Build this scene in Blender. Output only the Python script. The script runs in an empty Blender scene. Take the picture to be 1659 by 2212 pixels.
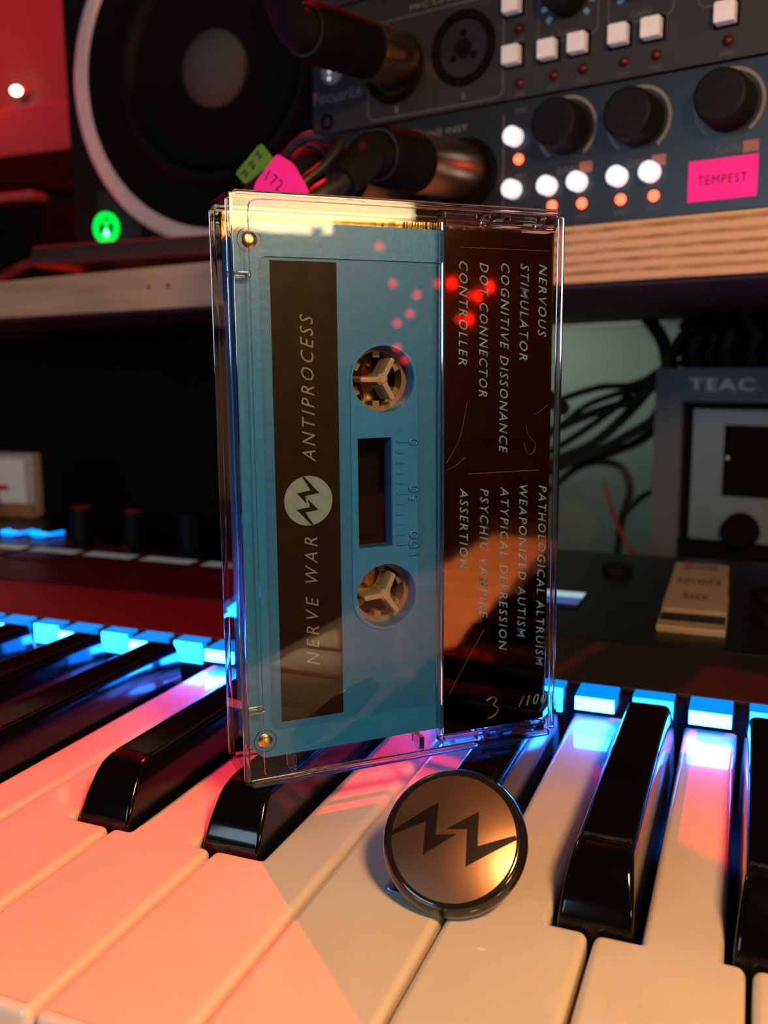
import bpy, bmesh, math, random
from mathutils import Matrix, Vector
from mathutils.geometry import tessellate_polygon
random.seed(7)
S = bpy.context.scene
C = S.collection
K = 0.001                      # all measures below are millimetres
PI = math.pi

# ------------------------------------------------------------------ camera
cd = bpy.data.cameras.new('camera'); cam = bpy.data.objects.new('camera', cd); C.objects.link(cam)
R0 = (0.9270965, 0.3747358, -0.0080677); R1 = (0.0519067, -0.1496744, -0.9873719); R2 = (-0.3712111, 0.9149703, -0.1582139)
cam.matrix_world = Matrix(((R0[0], -R1[0], -R2[0], 113.989*K), (R0[1], -R1[1], -R2[1], -137.523*K), (R0[2], -R1[2], -R2[2], 89.615*K), (0, 0, 0, 1)))
cd.sensor_fit = 'VERTICAL'; cd.sensor_height = 36; cd.sensor_width = 27; cd.lens = 36*1974.1/2212
cd.clip_start = 0.005; cd.clip_end = 20
cd.dof.use_dof = True; cd.dof.focus_distance = 0.172; cd.dof.aperture_fstop = 19.5
S.camera = cam

# ------------------------------------------------------------------ world, lamps, exposure
w = bpy.data.worlds.new('dim_room'); S.world = w; w.use_nodes = True
w.node_tree.nodes['Background'].inputs[0].default_value = (1.0, 0.72, 0.6, 1)
w.node_tree.nodes['Background'].inputs[1].default_value = 0.005
S.view_settings.view_transform = 'Standard'; S.view_settings.look = 'None'
S.view_settings.gamma = 1; S.view_settings.use_curve_mapping = False; S.view_settings.exposure = 0.0

def lamp(name, kind, loc, power, col, rad=10, target=None, size=None, sy=None, cone=None, blend=.3):
    d = bpy.data.lights.new(name, kind); d.energy = power; d.color = col
    if kind in ('POINT', 'SPOT'): d.shadow_soft_size = rad*K
    if kind == 'SPOT': d.spot_size = math.radians(cone); d.spot_blend = blend
    if kind == 'AREA':
        d.size = size*K
        if sy: d.shape = 'RECTANGLE'; d.size_y = sy*K
    o = bpy.data.objects.new(name, d); C.objects.link(o); o.location = Vector(loc)*K
    if target is not None:
        o.rotation_euler = (Vector(target)-Vector(loc)).to_track_quat('-Z', 'Y').to_euler()
    return o
lamp('warm_bulb', 'POINT', (196, -140, 200), 2.95, (1, .475, .165), 20)
lamp('red_led_spot', 'POINT', (-340, 352, 800), 40.0, (1, .010, .018), 7)
lamp('cool_fill_light', 'AREA', (-240, -780, 215), 1.7, (.55, .82, 1), target=(100, 100, 90), size=360, sy=240)  # unseen cool fill added for sheen on the interfaces and deck
lamp('under_shelf_fill', 'AREA', (-20, 480, 108), 0.14, (.85, 1, .86), target=(20, 560, 60), size=160, sy=12)  # unseen fill added to brighten the wall below the shelf
lamp('red_wall_fill', 'POINT', (-575, 462, 350), .55, (1, .008, .02), 8)  # extra unseen red source added to brighten wall and cabinet

# ------------------------------------------------------------------ materials
MATS = {}
def mat(name, col, rough=.5, metal=0, emit=None, es=0, spec=.5, noise=0, nscale=200, bump=0, coat=0, stretch=None, ior=None):
    if name in MATS: return MATS[name]
    m = bpy.data.materials.new(name); m.use_nodes = True
    nt = m.node_tree; b = nt.nodes['Principled BSDF']
    b.inputs['Base Color'].default_value = (*col, 1); b.inputs['Roughness'].default_value = rough
    b.inputs['Metallic'].default_value = metal; b.inputs['Specular IOR Level'].default_value = spec
    b.inputs['Coat Weight'].default_value = coat; b.inputs['Coat Roughness'].default_value = .03
    if emit: b.inputs['Emission Color'].default_value = (*emit, 1); b.inputs['Emission Strength'].default_value = es
    tc = nt.nodes.new('ShaderNodeTexCoord'); mp = nt.nodes.new('ShaderNodeMapping')
    nz = nt.nodes.new('ShaderNodeTexNoise'); nz.inputs['Scale'].default_value = nscale; nz.inputs['Detail'].default_value = 4
    if stretch: mp.inputs['Scale'].default_value = stretch
    nt.links.new(tc.outputs['Object'], mp.inputs[0]); nt.links.new(mp.outputs[0], nz.inputs['Vector'])
    if noise:
        cr = nt.nodes.new('ShaderNodeValToRGB')
        cr.color_ramp.elements[0].position = .35; cr.color_ramp.elements[1].position = .65
        cr.color_ramp.elements[0].color = (*[c*(1-noise) for c in col], 1); cr.color_ramp.elements[1].color = (*[min(1, c*(1+noise*.5)) for c in col], 1)
        nt.links.new(nz.outputs['Fac'], cr.inputs[0]); nt.links.new(cr.outputs[0], b.inputs['Base Color'])
    if bump:
        bp = nt.nodes.new('ShaderNodeBump'); bp.inputs['Strength'].default_value = bump; bp.inputs['Distance'].default_value = .0003
        nt.links.new(nz.outputs['Fac'], bp.inputs['Height']); nt.links.new(bp.outputs[0], b.inputs['Normal'])
    MATS[name] = m; return m

def clear_plate(name, tint, ior=1.49, rough=.0):
    m = bpy.data.materials.new(name); m.use_nodes = True; nt = m.node_tree; nt.nodes.clear()
    o = nt.nodes.new('ShaderNodeOutputMaterial'); mx = nt.nodes.new('ShaderNodeMixShader'); fr = nt.nodes.new('ShaderNodeFresnel')
    t = nt.nodes.new('ShaderNodeBsdfTransparent'); g = nt.nodes.new('ShaderNodeBsdfGlossy')
    t.inputs[0].default_value = (*tint, 1); g.inputs['Roughness'].default_value = rough; fr.inputs[0].default_value = ior
    geo = nt.nodes.new('ShaderNodeNewGeometry'); mul = nt.nodes.new('ShaderNodeMath'); mul.operation = 'MULTIPLY'
    inv = nt.nodes.new('ShaderNodeMath'); inv.operation = 'SUBTRACT'; inv.inputs[0].default_value = 1
    nt.links.new(geo.outputs['Backfacing'], inv.inputs[1])
    nt.links.new(fr.outputs[0], mul.inputs[0]); nt.links.new(inv.outputs[0], mul.inputs[1])
    nt.links.new(mul.outputs[0], mx.inputs[0]); nt.links.new(t.outputs[0], mx.inputs[1]); nt.links.new(g.outputs[0], mx.inputs[2])
    nt.links.new(mx.outputs[0], o.inputs[0]); MATS[name] = m; return m
def glass(name, tint, ior=1.49, rough=0.02):
    m = bpy.data.materials.new(name); m.use_nodes = True; b = m.node_tree.nodes['Principled BSDF']
    b.inputs['Base Color'].default_value = (*tint, 1); b.inputs['Roughness'].default_value = rough
    b.inputs['Transmission Weight'].default_value = 1; b.inputs['IOR'].default_value = ior; MATS[name] = m; return m
def plywood(name):
    m = bpy.data.materials.new(name); m.use_nodes = True; nt = m.node_tree; b = nt.nodes['Principled BSDF']
    tc = nt.nodes.new('ShaderNodeTexCoord'); mp = nt.nodes.new('ShaderNodeMapping'); mp.inputs['Scale'].default_value = (70, 70, 260)
    nz = nt.nodes.new('ShaderNodeTexNoise'); nz.inputs['Scale'].default_value = 1.6; nz.inputs['Detail'].default_value = 5
    sx = nt.nodes.new('ShaderNodeSeparateXYZ')
    wv = nt.nodes.new('ShaderNodeTexWave'); wv.bands_direction = 'Z'; wv.inputs['Scale'].default_value = .36; wv.inputs['Distortion'].default_value = 2.2; wv.inputs['Detail'].default_value = 1.0; wv.inputs['Detail Scale'].default_value = .4
    nt.links.new(tc.outputs['Object'], mp.inputs[0]); nt.links.new(mp.outputs[0], nz.inputs['Vector']); nt.links.new(mp.outputs[0], wv.inputs['Vector'])
    mul = nt.nodes.new('ShaderNodeMath'); mul.operation = 'MULTIPLY'
    nt.links.new(nz.outputs['Fac'], mul.inputs[0]); nt.links.new(wv.outputs['Fac'], mul.inputs[1])
    cr = nt.nodes.new('ShaderNodeValToRGB'); e = cr.color_ramp.elements
    e[0].position = .12; e[0].color = (.74, .50, .29, 1); e[1].position = .60; e[1].color = (.34, .19, .08, 1)
    nt.links.new(mul.outputs[0], cr.inputs[0]); nt.links.new(cr.outputs[0], b.inputs['Base Color'])
    b.inputs['Roughness'].default_value = .7; MATS[name] = m; return m
def softwood(name):
    return mat(name, (.62, .45, .30), .7, noise=.22, nscale=60, stretch=(.25, 1, 2))

WHITE = mat('white_key_plastic', (.84, .79, .74), .09, noise=.03, nscale=40)
BLACK = mat('black_key_gloss', (.003, .003, .0035), .10, noise=.2, nscale=60, spec=.42)
BODY = mat('keyboard_black_body', (.019, .013, .013), .45, spec=.45, noise=.15, nscale=900, bump=.05)
BODYG = mat('keyboard_gloss_strip', (.006, .005, .005), .35, spec=.25, noise=.15, nscale=90)
DARK = mat('dark_plastic', (.015, .015, .017), .4, noise=.2, nscale=300)
MATTE = mat('matte_black', (.004, .004, .004), .8, spec=.1, noise=.2, nscale=300)
KNOBM = mat('rubber_knob', (.006, .006, .007), .6, spec=.2, noise=.2, nscale=500)
PAD = mat('light_guide_top', (.0, .02, .1), .5, spec=.05, emit=(0, .27, 1.0), es=1.1, noise=.1)
PADF = mat('light_guide_face', (.1, .3, .5), .3, emit=(.006, .15, 1.0), es=130.0, noise=.1)
PADK = mat('light_guide_face_soft', (.1, .3, .5), .3, emit=(.003, .18, 1.0), es=22, noise=.1)
LEDR = mat('red_led', (.5, 0, 0), .3, emit=(1, .07, .03), es=6, noise=.1)
LEDRO = mat('red_led_off', (.07, .004, .004), .3, noise=.1)
LEDW = mat('lit_white_button', (.8, .8, .8), .4, emit=(.85, .93, 1), es=.75, noise=.05)
BTNW = mat('pale_grey_button', (.82, .82, .88), .4, emit=(.7, .72, .85), es=.12, noise=.05)  # slight emission built in to brighten the pale plastic
LEDB = mat('blue_lit_button', (0, .1, .4), .3, emit=(0, .22, 1.0), es=2.2, noise=.1)
LEDB2 = mat('blue_lit_core', (0, .1, .4), .3, emit=(.0, .62, 1.0), es=1.8, noise=.1)
LEDG = mat('green_ring_light', (0, .4, .05), .3, emit=(0, 1, .06), es=1.25, noise=.1)
LEDC = mat('cyan_led_core', (0, .4, .3), .3, emit=(.25, 1, .75), es=2.2, noise=.1)
BLUE = mat('blue_shell_plastic', (.014, .19, .50), .30, noise=.10, nscale=900, bump=.12, coat=.15)
BLUED = mat('blue_shell_panel', (.010, .15, .41), .34, noise=.10, nscale=900, bump=.10)
FOIL = mat('gold_mirror_card', (.30, .19, .06), .05, metal=1, noise=.10, nscale=60)
FOILB = mat('gold_mirror_card_inside', (.26, .17, .06), .12, metal=1, noise=.12, nscale=500, stretch=(1, 1, .08), bump=.3)
LABEL = mat('dark_bronze_label', (.011, .0065, .0022), .42, spec=.12, metal=0, noise=.25, nscale=400)
INKB = mat('blue_grey_ink', (.12, .30, .42), .5, noise=.1, nscale=900)
INKG = mat('grey_ink', (.14, .17, .17), .5, noise=.15, nscale=900)
INKC = mat('pale_logo_disc', (.13, .25, .28), .5, noise=.12, nscale=900)
INKS = mat('silver_marker', (.10, .065, .045), .4, noise=.3, nscale=900)
SCRW = mat('brass_screw', (.75, .55, .25), .25, metal=1, noise=.1)
TAPE = mat('brown_tape', (.022, .012, .005), .12, metal=.3, noise=.15, nscale=80)
HUB = mat('clear_white_hub', (.19, .17, .14), .25, noise=.05)
COPPER = mat('badge_copper_face', (.44, .26, .18), .30, metal=.9, noise=.12, nscale=90, coat=.6)
BADGEK = mat('badge_black_rim', (.015, .012, .011), .14, noise=.2, coat=.6)
INKK = mat('badge_black_ink', (.010, .005, .003), .5, spec=.2, noise=.2)
PANEL1 = mat('interface_upper_panel', (.024, .023, .027), .5, noise=.1, nscale=900, bump=.03)
PANEL2 = mat('interface_lower_panel', (.018, .024, .033), .34, metal=.15, noise=.1, nscale=900, bump=.03)
PRINT = mat('grey_panel_print', (.22, .22, .23), .6, noise=.1)
PRINTD = mat('dim_panel_print', (.11, .11, .12), .6, noise=.1)
PRINTR = mat('pinkish_number_box', (.42, .14, .13), .6, noise=.1)
PINK = mat('neon_pink_paper', (.95, .02, .36), .7, emit=(1, .01, .26), es=.24, noise=.03)  # emission lifts the dim paper, standing in for fluorescence
GREEN = mat('green_paper', (.10, .34, .03), .7, noise=.06)
PENK = mat('marker_ink', (.08, .0, .03), .7, noise=.1)
METALD = mat('tinted_nickel', (.42, .27, .18), .3, metal=1, noise=.12, nscale=200)
EMB = mat('silver_emblem', (.62, .52, .50), .35, metal=.5, noise=.1)
CABLE = mat('black_cable', (.012, .012, .012), .5, noise=.1)
SPKB = mat('speaker_cabinet', (.008, .007, .007), .7, spec=.2, noise=.15, nscale=600, bump=.05)
SPKC = mat('speaker_cone', (.006, .005, .005), .7, spec=.12, noise=.15, nscale=300)
SPKD = mat('dust_cap', (.07, .078, .082), .7, noise=.1)
RING = mat('pale_trim_ring', (.86, .76, .84), .45, noise=.04)
SLAB = mat('slate_slab', (.018, .024, .032), .5, noise=.15, nscale=300)
PLY = plywood('plywood_edge'); WOOD = softwood('pine_edging')
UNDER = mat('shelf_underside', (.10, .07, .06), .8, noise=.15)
WALL = mat('grey_green_wall', (.095, .11, .095), .9, noise=.05, nscale=10)
FLOOR = mat('dark_floor', (.04, .03, .025), .7, noise=.2, nscale=10)
DESK = mat('grey_desk', (.32, .33, .35), .5, noise=.1, nscale=20)
DECKF = mat('slate_grey_frame', (.095, .115, .14), .5, noise=.05)
DECKI = mat('silver_meter_plate', (.20, .26, .30), .4, metal=.2, noise=.08, nscale=12)
LOGOW = mat('silver_lettering', (.95, .97, .97), .5, noise=.05)
CREAM = mat('cream_button', (.42, .39, .34), .5, noise=.06)
TXTD = mat('brown_lettering', (.10, .06, .035), .6, noise=.05)
SCRN = mat('display_glass', (.02, .03, .03), .15, emit=(.20, .27, .26), es=.42, noise=.3, nscale=90)
SCRB = mat('display_blue', (.02, .03, .1), .15, emit=(.05, .09, .36), es=.8, noise=.1)
SCRT = mat('display_bright_bar', (.1, .2, .2), .2, emit=(.30, .52, .54), es=1.0, noise=.1)
FROST = mat('frosted_white_plastic', (.9, .85, .82), .5, noise=.05)
FROSTG = mat('frosted_grey_edge', (.45, .42, .42), .4, noise=.1)
REDM = mat('red_mark', (.6, .02, .02), .6, noise=.1)
BROWN = mat('amber_base', (.35, .16, .06), .5, noise=.3, nscale=100)
CABIN = mat('cabinet_paint', (.16, .14, .14), .5, noise=.1)
SHADE = mat('glowing_lampshade', (.9, .8, .6), .8, emit=(1, .80, .40), es=26, noise=.03)
BULBW = mat('glowing_bulb', (.9, .8, .6), .5, emit=(1, .82, .5), es=10, noise=.05)
CLEAR = clear_plate('clear_polystyrene_sheet', (.98, .975, .97))
RIMG = glass('clear_edge_purple_light', (.97, .88, .95), 1.45, .05)  # purple tint imitates coloured light picked up by the clear edges
STARG = glass('clear_spindle', (.62, .55, .38), 1.45, .12); STARG.node_tree.nodes['Principled BSDF'].inputs['Transmission Weight'].default_value = .55
RACKM = mat('rack_black', (.01, .01, .01), .7, noise=.1)
LEDX = mat('bright_red_led', (.5, 0, 0), .3, emit=(1, .012, .012), es=15, noise=.05)

# ------------------------------------------------------------------ helpers
def basis(o, r, u):
    r = Vector(r).normalized(); u = Vector(u).normalized(); n = r.cross(u)
    return Matrix(((r.x, u.x, n.x, o[0]), (r.y, u.y, n.y, o[1]), (r.z, u.z, n.z, o[2]), (0, 0, 0, 1)))
def T(x, y, z): return Matrix.Translation((x, y, z))
def obj(name, bm, m, parent=None, smooth=True, angle=35, at=None, label=None, kind=None):
    bmesh.ops.recalc_face_normals(bm, faces=bm.faces)
    at = Vector(at) if at is not None else Vector((0, 0, 0))
    for v in bm.verts: v.co = (v.co-at)*K
    if smooth:
        ca = math.radians(angle)
        for f in bm.faces: f.smooth = True
        for e in bm.edges:
            if len(e.link_faces) == 2 and e.calc_face_angle(0) > ca: e.smooth = False
    me = bpy.data.meshes.new(name); bm.to_mesh(me); bm.free(); me.materials.append(m)
    o = bpy.data.objects.new(name, me); C.objects.link(o); o.location = at*K
    if smooth:
        wn = o.modifiers.new('weighted_normals', 'WEIGHTED_NORMAL'); wn.keep_sharp = True; wn.weight = 80
    if parent: o.parent = parent
    if label: o['label'] = label
    if kind: o['kind'] = kind
    return o
def thing(name, label, cat, loc=(0, 0, 0), rz=0, group=None, mtx=None):
    o = bpy.data.objects.new(name, None); C.objects.link(o); o.empty_display_size = .01
    if mtx is not None: mm = mtx.copy(); mm.translation = mm.translation*K; o.matrix_world = mm
    else: o.location = Vector(loc)*K; o.rotation_euler = (0, 0, rz)
    o['label'] = label; o['category'] = cat
    if group: o['group'] = group
    return o
def tag(o, label, cat, group=None):
    o['label'] = label; o['category'] = cat
    if group: o['group'] = group
    return o
def struct(name, bm, m):
    return obj(name, bm, m, kind='structure', smooth=False)
def loft(bm, rings, cap=True):
    R = [[bm.verts.new(p) for p in ring] for ring in rings]; n = len(R[0])
    for a, b in zip(R, R[1:]):
        for i in range(n):
            j = (i+1) % n
            bm.faces.new((a[i], a[j], b[j], b[i]))
    if cap: bm.faces.new(R[0][::-1]); bm.faces.new(R[-1])
    return R
def inset(pts, d):
    n = len(pts); out = []
    for i in range(n):
        p0 = Vector(pts[i-1]); p = Vector(pts[i]); p1 = Vector(pts[(i+1) % n])
        a = (p-p0); b = (p1-p)
        a = a.normalized(); b = b.normalized()
        na = Vector((-a.y, a.x)); nb = Vector((-b.y, b.x)); m = na+nb
        k = m.dot(m)
        out.append(tuple(p + m*(2*d/k if k > .3 else d)) if k > .001 else tuple(p+na*d))
    return out
def prism(bm, pts, z0, z1, r=0, rb=0, seg=2, M=None):
    """outline pts (ccw) extruded from z0 to z1, top edge rounded r, bottom rb"""
    rings = []
    if rb:
        for k in range(seg):
            t = k/seg*PI/2; rings.append((rb*(1-math.sin(t)), z0+rb*(1-math.cos(t))))
    rings.append((0, z0+rb)); rings.append((0, z1-r))
    if r:
        for k in range(1, seg+1):
            t = k/seg*PI/2; rings.append((r*(1-math.cos(t)), z1-r+r*math.sin(t)))
    RR = []
    for d, z in rings:
        q = inset(pts, d) if d else pts
        RR.append([Vector((x, y, z)) if M is None else M @ Vector((x, y, z)) for x, y in q])
    loft(bm, RR)
def rrect(x0, y0, x1, y1, r=0, seg=3):
    if r <= 0: return [(x0, y0), (x1, y0), (x1, y1), (x0, y1)]
    out = []
    for cx, cy, a in ((x1-r, y0+r, -PI/2), (x1-r, y1-r, 0), (x0+r, y1-r, PI/2), (x0+r, y0+r, PI)):
        for k in range(seg+1):
            t = a+k/seg*PI/2; out.append((cx+r*math.cos(t), cy+r*math.sin(t)))
    return out
def rpoly(pts, rads, seg=4):
    """polygon (ccw) with corner i rounded by rads[i]"""
    out = []; n = len(pts)
    for i in range(n):
        p = Vector(pts[i]); r = rads[i]
        if r <= 0: out.append(tuple(p)); continue
        a = (Vector(pts[i-1])-p).normalized(); b = (Vector(pts[(i+1) % n])-p).normalized()
        p0 = p+a*r; p1 = p+b*r
        for k in range(seg+1):
            t = k/seg; out.append(tuple(p0*(1-t)**2 + p*2*t*(1-t) + p1*t*t))
    return out
def box(bm, x0, x1, y0, y1, z0, z1, r=0, M=None, seg=2):
    prism(bm, rrect(x0, y0, x1, y1, r, 2) if r else rrect(x0, y0, x1, y1), z0, z1, r*.7, r*.7, seg, M)
def boxb(*a, **k):
    bm = bmesh.new(); box(bm, *a, **k); return bm
def circ(cx, cy, r, n=32, a0=0): return [(cx+r*math.cos(a0+2*PI*k/n), cy+r*math.sin(a0+2*PI*k/n)) for k in range(n)]
def lathe(bm, prof, n=32, M=None, cap0=True, cap1=True):
    """profile of (radius, height) turned about local Z"""
    R = []
    for r, z in prof:
        R.append([bm.verts.new((M or Matrix()) @ Vector((r*math.cos(2*PI*k/n), r*math.sin(2*PI*k/n), z))) for k in range(n)])
    for a, b in zip(R, R[1:]):
        for i in range(n):
            j = (i+1) % n; bm.faces.new((a[i], a[j], b[j], b[i]))
    if cap0: bm.faces.new(R[0][::-1])
    if cap1: bm.faces.new(R[-1])
def lathe_closed(bm, prof, n=48, M=None):
    R = []
    for r, z in prof:
        R.append([bm.verts.new((M or Matrix()) @ Vector((r*math.cos(2*PI*k/n), r*math.sin(2*PI*k/n), z))) for k in range(n)])
    for q in range(len(R)):
        a = R[q]; b = R[(q+1) % len(R)]
        for i in range(n):
            j = (i+1) % n; bm.faces.new((a[i], a[j], b[j], b[i]))
def spline(pts, n=8):
    P = [Vector(p) for p in pts]; out = []
    for i in range(len(P)-1):
        a = P[max(i-1, 0)]; b = P[i]; c = P[i+1]; d = P[min(i+2, len(P)-1)]
        for k in range(n):
            t = k/n
            out.append(.5*((2*b)+(c-a)*t+(2*a-5*b+4*c-d)*t*t+(3*b-a-3*c+d)*t**3))
    out.append(P[-1]); return out
def tube(bm, pts, r, n=10, smooth=8):
    P = spline(pts, smooth) if smooth else [Vector(p) for p in pts]
    rings = []; up = Vector((0, 0, 1)); prev = None
    for i, p in enumerate(P):
        t = (P[min(i+1, len(P)-1)]-P[max(i-1, 0)]).normalized()
        if prev is None:
            a = t.cross(up);
            if a.length < .1: a = t.cross(Vector((1, 0, 0)))
        else: a = prev - t*prev.dot(t)
        a.normalize(); b = t.cross(a); prev = a
        rr = r(i/(len(P)-1)) if callable(r) else r
        rings.append([p+(a*math.cos(2*PI*k/n)+b*math.sin(2*PI*k/n))*rr for k in range(n)])
    loft(bm, rings)
def holed(bm, outer, holes, z0, z1, M=None):
    """plate with holes, between z0 and z1"""
    loops = [outer]+holes
    tri = tessellate_polygon([[Vector((x, y, 0)) for x, y in l] for l in loops])
    flat = [p for l in loops for p in l]
    f = (lambda v: M @ v) if M is not None else (lambda v: v)
    A = [bm.verts.new(f(Vector((x, y, z0)))) for x, y in flat]; B = [bm.verts.new(f(Vector((x, y, z1)))) for x, y in flat]
    for t in tri:
        bm.faces.new([A[i] for i in t]); bm.faces.new([B[i] for i in reversed(t)])
    o = 0
    for l in loops:
        n = len(l)
        for i in range(n):
            j = (i+1) % n; bm.faces.new((A[o+i], A[o+j], B[o+j], B[o+i]))
        o += n
def text(name, body, M, length, cap, m, parent, shear=0, spacing=1.0, depth=.04, bold=0, align='c', label=None):
    """lettering fitted to a length and cap height, lying in M's xy plane"""
    cu = bpy.data.curves.new(name, 'FONT'); cu.body = body; cu.shear = shear; cu.space_character = spacing; cu.offset = bold
    cu.resolution_u = 2
    ob = bpy.data.objects.new(name, cu); C.objects.link(ob)
    me = bpy.data.meshes.new_from_object(ob)
    bpy.data.objects.remove(ob); bpy.data.curves.remove(cu)
    xs = [v.co.x for v in me.vertices]; ys = [v.co.y for v in me.vertices]
    x0, x1, y0, y1 = min(xs), max(xs), min(ys), max(ys)
    sx = length/(x1-x0); sy = cap/(y1-y0)
    bm = bmesh.new(); bm.from_mesh(me); bpy.data.meshes.remove(me)
    ox = {'c': (x0+x1)/2, 'l': x0, 'r': x1}[align]
    for v in bm.verts: v.co = Vector(((v.co.x-ox)*sx, (v.co.y-(y0+y1)/2)*sy, 0))
    g = bmesh.ops.extrude_face_region(bm, geom=bm.faces[:])
    for e in g['geom']:
        if isinstance(e, bmesh.types.BMVert): e.co.z += depth
    for v in bm.verts: v.co = M @ v.co
    return obj(name, bm, m, parent, smooth=False, label=label)
def dup(o, parent, loc=None):
    c = o.copy(); C.objects.link(c); c.parent = parent
    if loc is not None: c.location = Vector(loc)*K
    return c
def disc(bm, M, r, h, n=24, r2=None, bev=0):
    if bev: lathe(bm, [(r, 0), (r, h-bev), (r-bev*.3, h-bev*.3), (r-bev, h)], n, M)
    else: lathe(bm, [(r, 0), (r2 if r2 else r, h)], n, M)

# ------------------------------------------------------------------ setting
struct('floor', boxb(-1600, 1900, -1500, 600, -780, -760), FLOOR)
struct('wall_back', boxb(-1600, 1900, 560, 600, -760, 1500), WALL)

struct('wall_right', boxb(2100, 2140, -1500, 600, -760, 1500), mat('warm_grey_wall', (.06, .045, .03), .9, noise=.05, nscale=10))
# desk under everything
dk = thing('desk', 'grey desk top under the keyboard', 'desk', (0, 0, -62))
obj('desktop', boxb(-560, 760, -75, 552, -24, 0, r=2), DESK, dk)
for x in (-540, 730):
    for y in (-55, 525): obj('leg', boxb(x-15, x+15, y-15, y+15, -698, -24), MATTE, dk)

# raised plywood shelf (local frame: x along its front edge, y back)
SA = math.radians(-12)
FS = Matrix.Translation((98, 166, 0)) @ Matrix.Rotation(SA, 4, 'Z')
def fs(s, b, z): return FS @ Vector((s, b, z))
sh = thing('shelf', 'raised plywood shelf holding the speaker and the audio interfaces', 'shelf', (98, 166, 0), SA)
bm = bmesh.new(); box(bm, -560, -122, 0, 330, 116, 134.2); obj('board', bm, PLY, sh, smooth=False)
bm = bmesh.new(); box(bm, -122, 430, .3, 330, 116, 134.4)
obj('board', bm, PLY, sh, smooth=False)
bm = bmesh.new(); box(bm, -560, -96, -1.2, .0, 115.8, 134.0); obj('edging_strip', bm, WOOD, sh, smooth=False, label='pale pine edging strip on the left half of the front edge')
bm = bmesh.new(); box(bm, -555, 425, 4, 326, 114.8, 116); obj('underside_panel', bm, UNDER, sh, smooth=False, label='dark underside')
for s in (-246.8, -233.9):
    bm = bmesh.new(); lathe(bm, [(1.1, 0), (.9, .25), (.4, .3)], 12, basis((s, -1.2, 125.5), (1, 0, 0), (0, 0, 1))); obj('nail_hole', bm, TXTD, sh)
for s in (-552, 420):
    obj('upright', boxb(s-9, s+9, 30, 320, -62, 114.8), PLY, sh, smooth=False)

# black panel added for the dark void under the shelf (left) and cabinet at the far left wall
bp = thing('dark_void_panel', 'large black panel added as the dark void under the left half of the shelf', 'panel', (-236, 330, -62), math.radians(-9))  # stands in for dark empty space and blocks the fill behind
obj('panel_sheet', boxb(-270, 158, 0, 14, 2, 172, r=2), MATTE, bp)
obj('foot', boxb(-200, -120, -8, 40, 0, 3), MATTE, bp); obj('foot', boxb(40, 120, -8, 40, 0, 3), MATTE, bp)

cb = thing('wall_cabinet', 'red-lit cabinet against the wall at far left, behind the speaker', 'cabinet', (-600, 500, -62))
obj('body', boxb(-280, 185, 0, 56, 304, 369, r=3), CABIN, cb)
obj('shade_strip', boxb(-276, 181, -2, 2, 304, 330), MATTE, cb, label='black strip painted in as shade on the lower front')  # black sheet put where the front falls into shade
obj('rail', boxb(-278, 150, -16, 30, 290, 297, r=2), CABIN, cb, label='narrow red-lit rail under the body')
obj('lower_body', boxb(-280, 185, -2, 56, 0, 289), MATTE, cb)

wl = thing('wall_lamp', 'small glowing bulb on the red-lit wall at upper left', 'lamp', (-519, 560, 337))
bm = bmesh.new(); lathe(bm, [(6.5, -3), (6.5, 3), (5, 5), (4, 9)], 20, basis((0, 0, 0), (1, 0, 0), (0, 0, 1))); obj('socket', bm, CABIN, wl)
bm = bmesh.new(); bmesh.ops.create_uvsphere(bm, u_segments=16, v_segments=10, radius=5.2, matrix=T(0, -11, 0) @ Matrix.Diagonal((1, .8, .72, 1))); obj('bulb', bm, BULBW, wl)

# ------------------------------------------------------------------ keyboard
P = 23.5
kb = thing('keyboard', 'black keyboard with white and black keys and a blue light guide behind them', 'keyboard', (0, 0, 0))
X0, X1 = -12*P, 15*P
BOFF = {0: -2.9, 1: 3.0, 3: -3.6, 4: 0.3, 5: 3.7}
obj('lower_case', boxb(X0-30, X1+30, -60, 266, -62, -18, r=3), BODY, kb)
obj('key_slip', boxb(X0-30, X1+30, -62, -51.5, -19, -6, r=1.5), mat('grey_key_slip', (.38, .40, .42), .4, noise=.05), kb, label='grey front slip')
obj('cheek', boxb(X0-30, X0-1, -60, 95, -18, 8, r=2), BODY, kb)
obj('cheek', boxb(X1+1, X1+30, -60, 95, -18, 8, r=2), BODY, kb)
bm = bmesh.new(); box(bm, X0-30, X1+30, 95, 134, -18, 7.2, r=.8); obj('front_panel', bm, BODY, kb)
bm = bmesh.new(); box(bm, X0-30, X1+30, 134.3, 266, -18, 7.4, r=.8); obj('control_panel', bm, BODYG, kb, label='glossy strip carrying displays and knobs')
obj('guide_channel', boxb(X0, X1, 92, 95, -18, 6.2), MATTE, kb)
def white_shape(i):
    L, Rr = P*i+.45, P*(i+1)-.45
    def cut(j, side):
        k = j % 7
        if k not in BOFF: return None
        c = P*j+BOFF[k]; return c+(7.3 if side > 0 else -7.3)
    l = cut(i, 1); r = cut(i+1, -1)
    pts = [(L, -49), (Rr, -49)]; rad = [1.6, 1.6]
    if r is not None: pts += [(Rr, -1.2), (r, -1.2), (r, 92)]; rad += [1.8, 0.25, 0]
    else: pts += [(Rr, 92)]; rad += [0]
    if l is not None: pts += [(l, 92), (l, -1.2), (L, -1.2)]; rad += [0, .25, 1.8]
    else: pts += [(L, 92)]; rad += [0]
    return pts, rad
protoW = {}
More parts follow.
